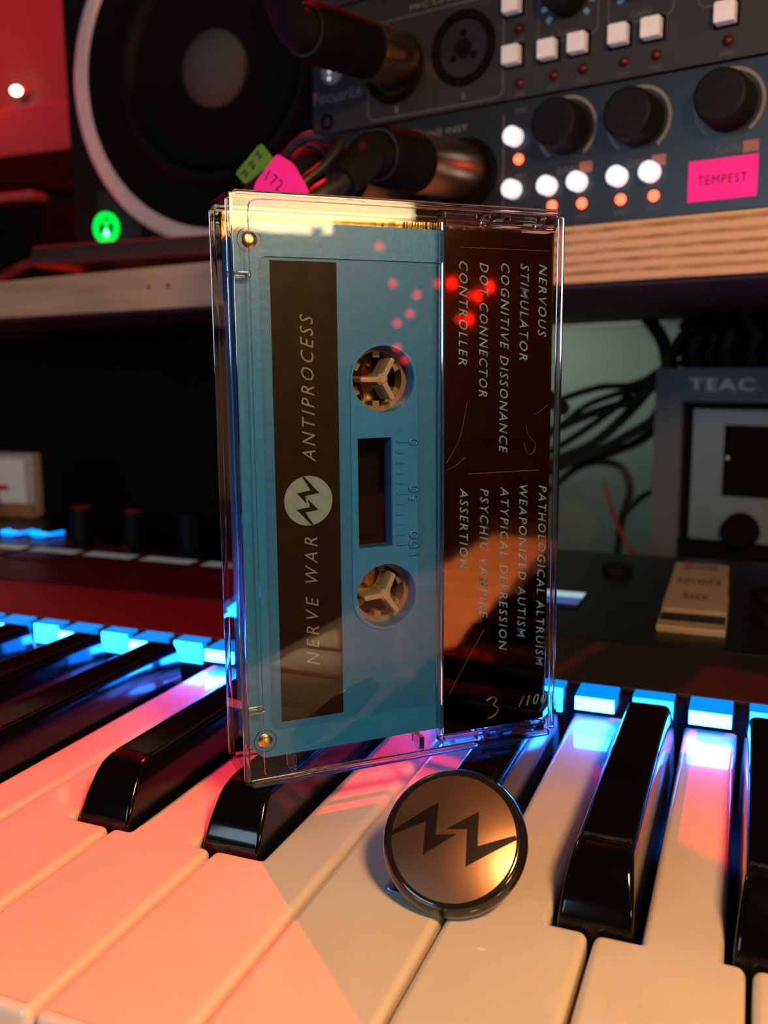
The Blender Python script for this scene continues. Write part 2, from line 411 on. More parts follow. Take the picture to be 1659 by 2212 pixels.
for i in range(-12, 15):
    k = i % 7
    if k in protoW:
        o, i0 = protoW[k]; dup(o, kb, (P*(i+.5), 0, 0))
    else:
        pts, rad = white_shape(i); bm = bmesh.new()
        prism(bm, rpoly(pts, rad), -14, 0, r=1.45, seg=5)
        protoW[k] = (obj('white_key', bm, WHITE, kb, at=(P*(i+.5), 0, 0), angle=50), i)
protoB = None
for j in range(-12, 16):
    k = j % 7
    if k not in BOFF: continue
    x = P*j+BOFF[k]
    if protoB: dup(protoB, kb, (x, 0, 0)); continue
    bm = bmesh.new(); rings = []
    for z, wd, yf, yb, rc in ((-6, 6.2, -.6, 77.6, .6), (0, 6.1, -.6, 77.6, .8), (4, 5.75, 1.6, 77.6, .9), (7.6, 5.3, 4.2, 77.6, 1.1), (8.9, 5.05, 5.6, 77.6, 1.2), (9.8, 4.7, 7.5, 77.3, 1.3), (10.25, 4.35, 9.3, 76.9, 1.3), (10.4, 3.9, 11.2, 76.4, 1.2)):
        rings.append([(px, py, z) for px, py in rrect(-wd, yf, wd, yb, rc, 4)])
    loft(bm, rings)
    for v in bm.verts: v.co.x += x
    protoB = obj('black_key', bm, BLACK, kb, at=(x, 0, 0), angle=50)
# light guide, one pad per semitone
pw = None; pk = None
for k in range(-24, 18):
    x = 94+k*13.708
    if x < X0+8 or x > X1-6: continue
    semi = k % 12                     # 0 = G sharp
    black = semi in (0, 2, 5, 7, 10)
    if not black:
        if pw is None:
            a = obj('light_pad', boxb(x-5, x+5, 85.4, 94.8, 3.2, 7.0, r=.3), PAD, kb, at=(x, 90, 5))
            b = obj('lit_face', boxb(x-4.8, x+4.8, 84.9, 85.6, 3.4, 6.6), PADF, a); b.location = (0, 0, 0)
            b.data.transform(Matrix.Translation((-x*K, -90*K, -5*K))); b['label'] = 'bright front face'
            pw = (a, b)
        else:
            c = dup(pw[0], kb, (x, 90, 5)); dup(pw[1], c)
    else:
        if pk is None:
            a = obj('light_pad', boxb(x-5, x+5, 89.6, 94.8, 3.2, 7.0, r=.3), PAD, kb, at=(x, 90, 5))
            b = obj('lit_face', boxb(x-4.8, x+4.8, 89.1, 89.8, .5, 6.6), PADK, a); b['label'] = 'bright front face'
            b.data.transform(Matrix.Translation((-x*K, -90*K, -5*K)))
            pk = (a, b)
        else:
            c = dup(pk[0], kb, (x, 90, 5)); dup(pk[1], c)
# knobs
for n, x in enumerate((-207, -176.5, -146, -116.5, -86, -55.5, -25, 5)):
    if x < -190: continue
    bm = bmesh.new(); M = T(x, 201, 7.4)
    lathe(bm, [(7.4, 0), (7.4, 1.2), (6.3, 2.2)], 28, M)
    prof = [(5.3, 2.2), (5.0, 17.2), (4.6, 18.1), (3.8, 18.5)]
    lathe(bm, prof, 28, M)
    kn = obj('knob', bm, KNOBM, kb, at=(x, 201, 7.4))
# displays: dark glass with a bright rear bar and a dim face
dx = [(-220, -194), (-190, -164), (-159.5, -133.5), (-129, -103), (-98, -72), (-66, -40), (-34, -8), (-2, 24), (34, 61.2)]
for a, b in dx:
    f = obj('display', boxb(a, b, 165.5, 187.5, 7.2, 7.9, r=.3), BODYG, kb)
    obj('screen', boxb(a+.6, b-.6, 170, 178.5, 7.9, 8.0), SCRB if b > 30 else BODYG, f)
    obj('screen', boxb(a+.6, b-.6, 179.5, 187, 7.9, 8.05), SCRT if b > 30 else SCRN, f, label='brighter rear strip')
# blue lit touch buttons at left
for x, y in ((-226.5, 211), (-209.5, 213)):
    bm = bmesh.new(); box(bm, x-7.2, x+7.2, y-6, y+7, 7.2, 8.4, r=1); g = obj('touch_button', bm, DARK, kb)
    bm = bmesh.new(); tube(bm, [(x-6, y+2, 8.8), (x-5.6, y-2.6, 8.8), (x-3, y-5.4, 8.8), (x+3, y-5.4, 8.8), (x+5.8, y-2, 8.8), (x+6.4, y+5, 8.8)], 1.1, 8); obj('glow_edge', bm, LEDB, g)
    bm = bmesh.new(); tube(bm, [(x-4.4, y-4.6, 9.7), (x, y-5.6, 9.7), (x+4.4, y-4.2, 9.7)], .6, 8); obj('glow_core', bm, LEDB2, g)
# cream labelled buttons at right
for n, (xa, xb, y0, y1, body, ln) in enumerate(((88.0, 107.8, 211.5, 235, 'BROWSE', 12), (88.3, 108.4, 188.5, 210.5, 'INSTANCE', 15), (88.6, 109, 167, 187.5, 'BACK', 8.5))):
    M = basis((0, y0, 7.4), (1, 0, 0), (0, 1, .10))
    bm = bmesh.new(); box(bm, xa-.4*(2-n)*0, xb, 0, y1-y0-3.2, -1, 3.2, r=.8, M=M)
    o = obj('push_button', bm, CREAM, kb, label='cream button lettered %s' % body)
    text('lettering', body, M @ T((xa+xb)/2, (y1-y0)*.62, 3.2), ln, 5.6, TXTD, o, bold=.02, depth=.05)
bm = bmesh.new(); box(bm, 88.6, 109.2, 148.5, 165.5, 7.2, 9.6, r=.8); o = obj('push_button', bm, CREAM, kb, label='cream button with a black band')
obj('band', boxb(89.2, 108.6, 155, 164, 9.55, 9.75), DARK, o)
for x, y in ((66, 228), (122, 175), (122, 205)):
    bm = bmesh.new(); lathe(bm, [(6, 0), (6, 2), (5, 3)], 20, T(x, y, 7.4)); obj('dial', bm, KNOBM, kb)

# ------------------------------------------------------------------ cassette case standing on the black keys
TH = .76848
case = thing('cassette_case', 'clear plastic cassette case standing upright on the black keys', 'case', (28.32, 3.2, 10.42), TH)
Wc, Tc, Hc = 68.1, 16.1, 109.3
XZ = lambda y: basis((0, y, 0), (1, 0, 0), (0, 0, 1))     # outline in x,z ; extrude along -y
bm = bmesh.new(); prism(bm, rrect(.15, .15, Wc-.15, Hc-.15, 1.6, 4), 0, 1.1, .35, .0, 2, XZ(1.1)); obj('front_lid', bm, CLEAR, case)
bm = bmesh.new(); prism(bm, rrect(.15, .15, Wc-.15, Hc-.15, 1.2, 4), 0, 1.1, .0, .3, 2, XZ(Tc)); obj('back_tray', bm, CLEAR, case)
def wall(name, *a, m=RIMG, r=.3):
    return obj(name, boxb(*a, r=r), m, case)
wall('side_wall', 0, 1.5, 1.15, Tc-1.15, .2, Hc-.2, m=CLEAR)
wall('edge_bead', .0, 1.1, .4, 1.7, 1.2, Hc-1.2)
wall('edge_bead', .0, 1.1, Tc-1.8, Tc-.6, 1.2, Hc-1.2)
wall('edge_bead', Wc-1.1, Wc, .3, 1.7, 1.2, Hc-1.2)
wall('side_wall', Wc-1.3, Wc-.1, 1.75, Tc-1.15, .2, Hc-.2, m=CLEAR)
wall('top_wall', 1.6, Wc-1.4, 1.15, Tc-1.15, Hc-1.2, Hc, m=CLEAR)
wall('bottom_wall', 1.6, Wc-1.4, 1.15, Tc-1.15, 0, 1.2, m=CLEAR)
wall('edge_bead', 1.3, Wc-1.3, .0, 1.5, Hc-1.1, Hc+.05)
wall('edge_bead', 1.3, Wc-1.3, .0, 1.5, -.05, 1.1)
wall('edge_bead', 1.3, Wc-1.3, Tc-1.3, Tc, Hc-1.1, Hc+.05)
wall('edge_bead', 1.3, Wc-1.3, Tc-1.3, Tc, -.05, 1.1)
wall('pocket_wall', 40.9, 41.9, 1.15, 2.9, 3.2, 106.2)
wall('pocket_rail', 42.2, Wc-1.6, 1.15, 2.6, 105.4, 106.6)
wall('pocket_rail', 42.2, Wc-1.6, 1.15, 2.6, 2.0, 3.0)
for z0, z1 in ((106.8, 108.0), (1.2, 2.2)):
    wall('hinge_lug', 42.0, 50.0, 1.3, 5.0, z0, z1, r=.2); wall('hinge_lug', 51.5, 53.0, 1.3, 6, z0-.4, z1+.1, r=.2)
    wall('hinge_lug', 56.0, 63.0, 1.3, 4.0, z0, z1, r=.2); wall('hinge_lug', 64.0, 66.2, 1.3, 7, z0-.4, z1+.1, r=.2)
for z in (95.2, 15.0):
    wall('side_tab', 1.0, 4.0, .3, 1.9, z-.55, z+.55, r=.2)
if True:
    bm = bmesh.new(); tube(bm, [(3.7, -.02, 4.0), (3.65, -.02, 55), (3.65, -.02, 100), (3.65, -.02, 103.5), (3.65, -.02, 105.6), (4.0, -.02, 107.2), (5.4, -.02, 107.8), (7.4, -.02, 107.85), (12, -.02, 107.9), (40, -.02, 107.9)], .11, 6, 4); obj('mould_line', bm, RIMG, case)
    bm = bmesh.new(); tube(bm, [(3.7, -.02, 4.0), (3.9, -.02, 2.4), (5.4, -.02, 1.9), (7.4, -.02, 1.9), (12, -.02, 1.9), (40, -.02, 1.9)], .11, 6, 4); obj('mould_line', bm, RIMG, case)
wall('stop_rib', 9.4, 10.4, 1.15, 5.5, 1.2, 4.6, r=.25); wall('stop_rib', 36.5, 37.6, 1.15, 5.5, 1.2, 4.0, r=.25)
# three-bladed spindles that reach into the tape hubs
HC = ((29.9, 76.6), (30.2, 34.1))
for n, (hx, hz) in enumerate(HC):
    bm = bmesh.new(); a0 = (PI, PI*1.03)[n]
    for q in range(3):
        a = a0+q*2*PI/3
        M = basis((hx, 9.0, hz), (math.cos(a), 0, math.sin(a)), (-math.sin(a), 0, math.cos(a)))
        prism(bm, [(0, -.62), (4.3, -.55), (4.6, -.2), (4.6, .2), (4.3, .55), (0, .62)], 0, 5.6, .35, 0, 2, M)
    lathe(bm, [(1.2, 0), (1.2, 5.2), (.7, 5.8)], 12, basis((hx, 9.0, hz), (1, 0, 0), (0, 0, 1)))
    obj('spindle', bm, STARG, case)

# ------------------------------------------------------------------ the cassette inside
tp = thing('audio_cassette', 'blue audio cassette with a dark bronze label inside the clear case', 'cassette', (28.32, 3.2, 10.42), TH)
sx0, sx1, sz0, sz1 = 1.6, 65.2, 4.6, 104.6
outer = [(sx0+2.6, sz0), (sx1-2.2, sz0), (sx1, sz0+2.2), (sx1, sz1-2.2), (sx1-2.2, sz1), (sx0+2.6, sz1), (sx0, sz1-2.6), (sx0, sz0+2.6)]
wx0, wx1, wz0, wz1 = 24.5, 31.4, 44.1, 65.4
holes = [circ(HC[0][0], HC[0][1], 6.3, 40)[::-1], circ(HC[1][0], HC[1][1], 6.3, 40)[::-1], rrect(wx0, wz0, wx1, wz1)[::-1]]
shell = None
bm = bmesh.new(); holed(bm, outer, holes, 0, 3.4, XZ(6.5)); shell = obj('front_shell', bm, BLUED, tp, angle=30)
# raised border around the recessed label field
rim_o = outer
fld = rrect(5.9, 9.8, 43.5, 98.6, 1.6, 4)
bm = bmesh.new()
holed(bm, outer, [fld[::-1]], 0, .45, XZ(3.1)); obj('raised_border', bm, BLUE, tp, angle=30)
# raised stadium panel around hubs and window
st = []
for k in range(17): a = PI*k/16; st.append((29.95+6.9*math.cos(a), 76.6+6.9*math.sin(a)))
for k in range(17): a = PI+PI*k/16; st.append((29.95+6.9*math.cos(a), 34.1+6.9*math.sin(a)))
st2 = [(x+.0, z) for x, z in st]
bm = bmesh.new(); holed(bm, st2, [circ(HC[0][0], HC[0][1], 6.4, 40)[::-1], circ(HC[1][0], HC[1][1], 6.4, 40)[::-1], rrect(wx0-.1, wz0-.1, wx1+.1, wz1+.1)[::-1]], 0, .28, XZ(3.1))
obj('hub_panel', bm, BLUE, tp, angle=30)
bm = bmesh.new(); holed(bm, outer, holes[:2], 0, 1.2, XZ(12.2)); obj('back_shell', bm, BLUED, tp, angle=30)
bm = bmesh.new(); holed(bm, outer, [inset(outer, 1.2)[::-1]], 0, 5.98, XZ(11.0)); obj('side_band', bm, BLUE, tp, angle=30)
# tape window and tape pack
bm = bmesh.new(); box(bm, wx0+.03, wx1-.03, 3.2, 3.5, wz0+.03, wz1-.03); obj('window_pane', bm, CLEAR, tp)
bm = bmesh.new(); prof = [(6.6, 0), (20.0, 0)]
for q in range(34): prof.append((20.0-q*.38, 2.6+(.035 if q % 3 == 0 else (.015 if q % 2 else 0))))
lathe_closed(bm, prof+[(6.6, 2.6)], 72, basis((HC[1][0], 9.6, HC[1][1]), (1, 0, 0), (0, 0, 1))); obj('tape_pack', bm, TAPE, tp)
bm = bmesh.new(); lathe_closed(bm, [(6.6, 0), (10.4, 0), (10.4, 2.6), (6.6, 2.6)], 56, basis((HC[0][0], 9.6, HC[0][1]), (1, 0, 0), (0, 0, 1))); obj('tape_pack', bm, TAPE, tp)
obj('liner', boxb(5, 62, 10.2, 10.6, 41.5, 69), MATTE, tp, label='dark slip sheet behind the window')
for n, (hx, hz) in enumerate(HC):
    M = basis((hx, 10.2, hz), (1, 0, 0), (0, 0, 1))
    bm = bmesh.new(); lathe_closed(bm, [(5.3, 0), (6.5, 0), (6.5, 3.5), (5.3, 3.5)], 40, M)
    hb = obj('hub', bm, HUB, tp)
    for q in range(6):
        a = 2*PI*q/6+(.5, .42)[n]
        bm = bmesh.new(); box(bm, 4.2, 5.35, -.7, .75, .4, 3.2, M=M @ Matrix.Rotation(a, 4, 'Z')); obj('tooth', bm, HUB, hb)
# scale ticks and figures
for q in range(11):
    z = 64.6-q*2.03; L = 2.4 if q in (0, 5, 10) else 1.5
    bm = bmesh.new(); box(bm, 32.4, 32.4+L, 2.5, 2.85, z-.2, z+.2); obj('scale_tick', bm, BLUE, tp)
UP = lambda x, y, z: basis((x, y, z), (0, 0, 1), (-1, 0, 0))
DN = lambda x, y, z: basis((x, y, z), (0, 0, -1), (1, 0, 0))
for body, z, ln in (('0', 64.5, 1.5), ('50', 54.4, 3.4), ('100', 44.4, 5.2)):
    text('scale_figure', body, UP(36.0, 2.82, z), ln, 2.2, BLUE, tp, depth=.34, bold=.01)
# screws
for x, z in ((4.4, 101.3), (4.6, 8.0)):
    M = basis((x, 2.75, z), (1, 0, 0), (0, 0, 1))
    bm = bmesh.new(); lathe_closed(bm, [(1.7, -.5), (2.25, -.5), (2.25, .12), (1.7, .05)], 28, M); sc = obj('screw_well', bm, DARK, tp)
    bm = bmesh.new(); lathe(bm, [(1.65, -.4), (1.6, .0), (1.2, .28), (.5, .4)], 24, M); s2 = obj('screw', bm, SCRW, sc)
# label
lab = obj('paper_label', boxb(8.1, 20.7, 2.98, 3.1, 11.2, 98.0), LABEL, tp, smooth=False, label='dark bronze label strip')
text('lettering', 'ANTIPROCESS', UP(14.7, 2.98, 75.0), 27.2, 2.55, INKG, lab, shear=.35, spacing=1.35)
text('lettering', 'NERVE WAR', UP(14.7, 2.98, 34.4), 25.4, 2.55, INKG, lab, shear=.35, spacing=1.5)
LG = [[(255, 895), (605, 585), (640, 860), (810, 820), (570, 1038), (535, 765), (265, 925)], [(715, 800), (950, 600), (995, 880), (1275, 720), (1290, 755), (930, 1058), (885, 765)]]
def logo_pts(R): return [[((x-777)/517*R, -(y-835)/517*R) for x, y in l][::-1] for l in LG]
bm = bmesh.new(); lathe(bm, [(4.75, 0), (4.75, .05)], 48, UP(14.4, 2.98, 54.1)); lg = obj('logo_disc', bm, INKC, lab)
Ml = UP(14.4, 2.93, 54.1)
for l in logo_pts(5.0):
    bm = bmesh.new(); A = [bm.verts.new(Ml @ Vector((x*.93, y*1.0, 0))) for x, y in l]; B = [bm.verts.new(Ml @ Vector((x*.93, y*1.0, .04))) for x, y in l]
    for t in tessellate_polygon([[Vector((x, y, 0)) for x, y in l]]): bm.faces.new([B[i] for i in t])
    n = len(l)
    for i in range(n): bm.faces.new((A[i], A[(i+1) % n], B[(i+1) % n], B[i]))
    obj('logo_bolt', bm, LABEL, lab, smooth=False)

# ------------------------------------------------------------------ J-card
jc = thing('inlay_card', 'gold mirror inlay card with a track-list flap, folded inside the clear case', 'card', (28.32, 3.2, 10.42), TH)
obj('back_panel', boxb(2.0, 66.2, 14.1, 14.5, 5.0, 107.8), FOILB, jc, smooth=False)
obj('spine', boxb(66.2, 66.5, 1.9, 14.5, 5.0, 105.2), FOIL, jc, smooth=False)
bm = bmesh.new(); N = 30     # flap, very slightly bowed
rings = []
for q in range(N+1):
    x = 42.3+(66.2-42.3)*q/N; y = 1.85-.10*math.sin(PI*q/N)
    rings.append([(x, y, 3.4), (x, y+.16, 3.4), (x, y+.16, 104.8), (x, y, 104.8)])
loft(bm, rings); fl = obj('flap', bm, FOIL, jc, label='dark gold mirror flap printed with the track list')
FY = 1.74
for body, x, za, zb in (('NERVOUS', 64.0, 98.9, 84.6), ('STIMULATOR', 59.8, 98.9, 80.0), ('COGNITIVE DISSONANCE', 55.4, 98.8, 61.4), ('DOT CONNECTOR', 50.7, 98.8, 72.9), ('CONTROLLER', 46.2, 98.9, 79.2),
        ('PATHOLOGICAL ALTRUISM', 64.9, 54.4, 15.2), ('WEAPONIZED AUTISM', 60.3, 54.6, 22.0), ('ATYPICAL DEPRESSION', 55.9, 54.6, 19.8), ('PSYCHIC VAMPIRE', 51.2, 54.5, 27.3), ('ASSERTION', 46.6, 54.8, 38.1)):
    text('lettering', body, DN(x, FY, (za+zb)/2), za-zb, 1.95, INKB, fl, shear=.30, spacing=1.25, depth=.03, bold=.006)
text('lettering', '/100', basis((63.4, FY, 7.9), (1, 0, .0), (0, 0, 1)), 7.0, 2.3, INKB, fl, shear=.3, spacing=1.3, depth=.03)
bm = bmesh.new(); tube(bm, [(52.2, FY-.02, 9.3), (53.6, FY-.02, 9.9), (54.6, FY-.02, 9.2), (53.8, FY-.02, 8.2), (55.0, FY-.02, 7.2), (54.2, FY-.02, 5.9), (52.6, FY-.02, 5.3)], .16, 6); obj('handwritten_figure', bm, INKS, fl, label='faint handwritten 3')
obj('divider_line', boxb(47.5, 64.0, FY-.03, FY, 57.55, 57.68), INKS, fl)
obj('crease_line', boxb(45.5, 65.5, FY-.02, FY, 101.5, 101.57), INKS, fl)
for pts in ([(42.6, 60), (44.3, 62.5), (45.6, 65), (46.6, 69), (47.2, 72)], [(42.6, 58.6), (44.5, 59.3), (46.8, 61.0)], [(60.6, 67), (61.2, 65), (62.8, 63.2), (62.6, 61.5), (61.2, 61), (60.2, 63.5)], [(62.4, 69.2), (63.8, 69.6), (65.6, 71)], [(43.5, 12), (47, 18), (51.5, 25)]):
    bm = bmesh.new(); tube(bm, [(x, FY-.03, z) for x, z in pts], .05, 5, 5); obj('scratch', bm, INKS, fl)

# ------------------------------------------------------------------ badge leaning on the F sharp key
e_ = math.radians(45); A_ = math.radians(-90+8)
nn = Vector((math.cos(e_)*math.cos(A_), math.cos(e_)*math.sin(A_), math.sin(e_)))
rr_ = Vector((0, 0, 1)).cross(nn).normalized(); uu = nn.cross(rr_)
RB = 12.35
cen = Vector((71.5, -7.2, 0.25))+uu*RB+nn*1.3
tw = math.radians(-5)
rt = rr_*math.cos(tw)+uu*math.sin(tw); ut = nn.cross(rt)
bd = thing('button_badge', 'round copper pin badge with two black lightning bolts, leaning on a black key', 'badge', mtx=basis(cen, rt, ut))
DR = 10.55; DH = 1.15
def dome(x, y): return 1.95+DH*(1-(x*x+y*y)/(DR*DR))
bm = bmesh.new(); prof = [(12.35*.93, -1.4), (12.1, -1.2), (12.35, -.4), (12.3, .35), (11.9, 1.2), (11.3, 1.75), (DR, 1.95), (DR-.8, 1.6), (10, -1.0)]
lathe_closed(bm, prof, 80); obj('rim', bm, BADGEK, bd, label='glossy black rim', angle=60)
bm = bmesh.new(); lathe(bm, [(DR, 1.5)]+[(r, dome(r, 0)) for r in (DR, 9.8, 8.4, 7, 5.6, 4.2, 2.8, 1.4, .1)], 80, cap0=True, cap1=True); fc = obj('face', bm, COPPER, bd, label='copper coloured domed face')
for l in logo_pts(DR):
    bm = bmesh.new(); V = [bm.verts.new((x, y, 0)) for x, y in l]
    for t in tessellate_polygon([[Vector((x, y, 0)) for x, y in l]]): bm.faces.new([V[i] for i in t])
    bmesh.ops.subdivide_edges(bm, edges=bm.edges[:], cuts=7, use_grid_fill=True)
    for v in bm.verts: v.co.z = dome(v.co.x, v.co.y)+.05
    obj('logo_bolt', bm, INKK, fc, label='black lightning bolt', angle=80)
bm = bmesh.new(); lathe(bm, [(11.3, -1.5), (11.3, -1.2)], 48); obj('back_plate', bm, METALD, bd)
bm = bmesh.new(); tube(bm, [(-8, 3, -2.0), (0, 3.4, -2.6), (8, 3, -2.0), (8.6, 0, -2.0), (5, -3, -2.0)], .45, 8); obj('pin', bm, METALD, bd)

# ------------------------------------------------------------------ audio interfaces on the shelf (shelf frame)
def FP(s, z, b=0): return basis((s, b, z), (1, 0, 0), (0, 0, 1))     # panel-facing disc frame, normal to the viewer
def iface(name, label, z0, z1, m, b=0):
    t = thing(name, label, 'audio interface', (98, 166, 0), SA)
    obj('chassis', boxb(-150, 360, 3.2, 118, z0+.4, z1-.4), DARK, t, smooth=False)
    obj('front_panel', boxb(-151.5, 361.5, 0+b, 3.2, z0, z1, r=.4), m, t)
    return t
lo = iface('audio_interface', 'lower black rack audio interface with round white buttons and a pink sticker', 134.5, 176.8, PANEL2)
hi = iface('audio_interface', 'upper black rack audio interface with square pale buttons', 177.4, 221.0, PANEL1)
top = iface('red_light_blocker', 'unseen black box added on top of the two audio interfaces to block red light', 221.6, 262, PANEL1)  # added out of view to keep red light off the right panel
top['category'] = 'light blocker'
def disc_part(name, s, z, r, h, m, par, n=24, bev=.4, label=None, b=0):
    bm = bmesh.new(); lathe(bm, [(r, 0), (r, h-bev), (r-bev, h)], n, FP(s, z, b)); return obj(name, bm, m, par, label=label)
def line_frame(par, s0, s1, z0, z1, r, wdt, m, name='printed_frame'):
    o = rrect(s0, z0, s1, z1, r, 5); i = inset(o, wdt)
    bm = bmesh.new(); holed(bm, o, [i[::-1]], 0, .08, XZ(-.0)); return obj(name, bm, m, par, smooth=False)
# lower unit
for s, z, num in ((-46.7, 165.2, '01'), (-22.9, 164.4, '02'), (4.2, 165.0, '03'), (31, 165, '04'), (58, 165, '05')):
    bm = bmesh.new(); M = FP(s, z)
    lathe(bm, [(8.0, 0), (7.8, 9), (7.3, 11.5), (6.2, 12.2)], 40, M)
    kn = obj('knob', bm, KNOBM, lo)
    bm = bmesh.new(); Q = []
    for rad in (10.3, 9.2):
        pass
    a0, a1 = math.radians(-52), math.radians(232); n = 40
    out = [(s+10.3*math.cos(a0+(a1-a0)*k/n), z+10.3*math.sin(a0+(a1-a0)*k/n)) for k in range(n+1)]
    inn = [(s+9.3*math.cos(a0+(a1-a0)*k/n), z+9.3*math.sin(a0+(a1-a0)*k/n)) for k in range(n, -1, -1)]
    A = []; nb = len(out); pr = out+inn
    bm = bmesh.new(); holed(bm, pr, [], 0, .1, XZ(0)); obj('scale_arc', bm, PRINT, lo, smooth=False)
    text('lettering', 'GAIN', FP(s+.2, z-12.8), 7, 2.3, PRINTD, lo)
    obj('number_box', boxb(s+4.6, s+9.0, -.1, 0, z-14.3, z-11.0), PRINTR, lo)
    text('lettering', num, FP(s+6.8, z-12.6, -.1), 3.2, 2.2, PRINT, lo)
for s, z in ((-65.2, 165.1), (-65.5, 148.2), (-52.6, 147.9), (-42.1, 148), (-28.7, 148.1), (-18.3, 148.2), (25, 148), (36, 148), (52, 148)):
    disc_part('round_button', s, z, 3.1, 4.0, LEDW, lo, label='lit white round button')
for s, z in ((-63.8, 157.9), (-51.3, 141.6), (-40.9, 141.3), (-27.9, 141.2), (-17.3, 141.2), (25, 141), (36, 141)):
    bm = bmesh.new(); lathe(bm, [(1.7, 0), (1.6, .7), (1.0, 1.5), (.3, 1.8)], 20, FP(s, z)); obj('led', bm, LEDR, lo, label='glowing red LED')
for s, z, bdy in ((-63, 173.5, 'MIC'), (-63, 152.6, '48V'), (-40.5, 137.2, 'INST'), (-27.5, 137.2, 'PAD'), (-17, 137.3, 'INST')):
    text('lettering', bdy, FP(s, z), 4.6, 1.5, PRINTD, lo)
obj('divider_line', boxb(-69.9, -69.3, -.1, 0, 136, 173), PRINTD, lo)
text('lettering', 'MIC LINE INST', FP(-97, 171), 27, 2.0, PRINT, lo)
stk = obj('sticker', boxb(-6.8, 13.3, -.25, -.02, 138.0, 149.9), PINK, lo, smooth=False, label='neon pink sticker reading TEMPEST')
text('lettering', 'TEMPEST', basis((3.2, -.25, 143.9), (1, 0, -.02), (.0, 0, 1)), 14.5, 2.7, PENK, stk, spacing=1.15)
# sockets
def socket(par, s, z):
    bm = bmesh.new(); lathe_closed(bm, [(9.4, 0), (12.2, 0), (12.2, 1.2), (11.6, 1.7), (9.8, 1.5), (9.4, .6)], 40, FP(s, z)); q = obj('combo_socket', bm, MATTE, par)
    bm = bmesh.new(); lathe(bm, [(9.3, .3), (9.3, .5)], 32, FP(s, z)); obj('socket_core', bm, DARK, q)
    bm = bmesh.new(); lathe(bm, [(3.3, .5), (3.3, .62)], 24, FP(s, z)); obj('jack_hole', bm, MATTE, q)
    for a in (90, 215, 325):
        aa = math.radians(a); bm = bmesh.new(); lathe(bm, [(1.3, .5), (1.3, .64)], 12, FP(s+4.9*math.cos(aa), z+4.9*math.sin(aa))); obj('pin_hole', bm, MATTE, q)
    return q
socket(hi, -85.2, 196.9); socket(hi, -99.2 - 14.5, 195.5); socket(lo, -84.2, 155.4); socket(lo, -110.5, 154.9)
line_frame(hi, -125.6, -69.8, 178.6, 212, 3, .55, PRINTD)
text('lettering', 'MIC LINE INST', FP(-92, 214.4), 30, 1.7, PRINT, hi)
text('lettering', '1', FP(-113, 181.4), 1.0, 2.0, PRINT, hi); text('lettering', '2', FP(-85.5, 181.6), 1.5, 2.0, PRINT, hi)
text('lettering', 'Focusrite', FP(-139.5, 190.6), 22.5, 4.4, PRINT, hi, bold=.01)
bm = bmesh.new(); lathe(bm, [(5.2, 0), (5.0, .5)], 32, FP(-141.7, 199.8)); lb = obj('emblem', bm, EMB, hi, label='small round metal emblem')
for a, b in ((0, 1.6), (-1.2, -.4), (1.2, -.4), (-1.3, -2.9)):
    bm = bmesh.new(); lathe(bm, [(.75, .5), (.05, 1.3)], 10, FP(-141.7+a, 199.8+b)); obj('emblem_dot', bm, LEDW, lb)
bm = bmesh.new(); lathe_closed(bm, [(1.8, 0), (3, 0), (3, .6), (1.8, .6)], 24, FP(-144.5, 179.6+2)); obj('mounting_hole', bm, MATTE, hi)
for s, z in ((-66.0, 190.7), (-66.1, 206.6), (-53.2, 190.1), (-42.9, 190.1), (-29.5, 190), (-19.2, 189.9), (2.4, 189.8), (24, 190), (35, 190)):
    bm = bmesh.new(); box(bm, s-2.9, s+2.9, z-2.9, z+2.9, 0, 4.2, r=.5, M=FP(0, 0)); q = obj('square_button', bm, BTNW, hi, label='pale square button')
    bm = bmesh.new(); holed(bm, rrect(s-3.6, z-3.6, s+3.6, z+3.6), [rrect(s-3.0, z-3.0, s+3.0, z+3.0)[::-1]], 0, .9, XZ(0)); obj('button_surround', bm, MATTE, hi, smooth=False)
for s, z in ((-64.3, 199.1), (-63.8, 182.0), (-51.6, 182.4), (-41.6, 182.7), (-28.3, 182.4), (-18.1, 182.5), (3.1, 182.6), (24, 182.6)):
    bm = bmesh.new(); lathe(bm, [(1.7, 0), (1.6, .6), (1.0, 1.3), (.3, 1.5)], 18, FP(s, z)); obj('led', bm, LEDRO, hi, label='unlit red LED')
    text('lettering', 'INST' if s in (-51.6, -28.3) else 'PAD' if s > -50 else 'AIR', FP(s, z-3.4), 4.2, 1.3, PRINTD, hi)
for s, z in ((-47.3, 203.5), (-23.5, 204.2), (4, 204), (31, 204)):
    line_frame(hi, s-10.4, s+10.4, z-11, z+14, 3, .35, PRINTD)
    bm = bmesh.new(); lathe(bm, [(6.2, 0), (6.0, 8), (5.2, 9.5)], 32, FP(s, z+1.6)); obj('knob', bm, KNOBM, hi)
    for a in range(-40, 221, 26):
        aa = math.radians(a); M = FP(s, z+1.6) @ Matrix.Rotation(aa, 4, 'Z')
        bm = bmesh.new(); box(bm, 7.4, 9.3, -.75, .75, 0, .25, M=M)
        obj('ring_light', bm, mat('pale_blue_segment', (.1, .16, .22), .4, emit=(.12, .26, .4), es=.28) if a < 10 or a > 170 else PRINTD, hi)
    text('lettering', 'GAIN', FP(s, z-8.6), 6.5, 1.6, PRINTD, hi)

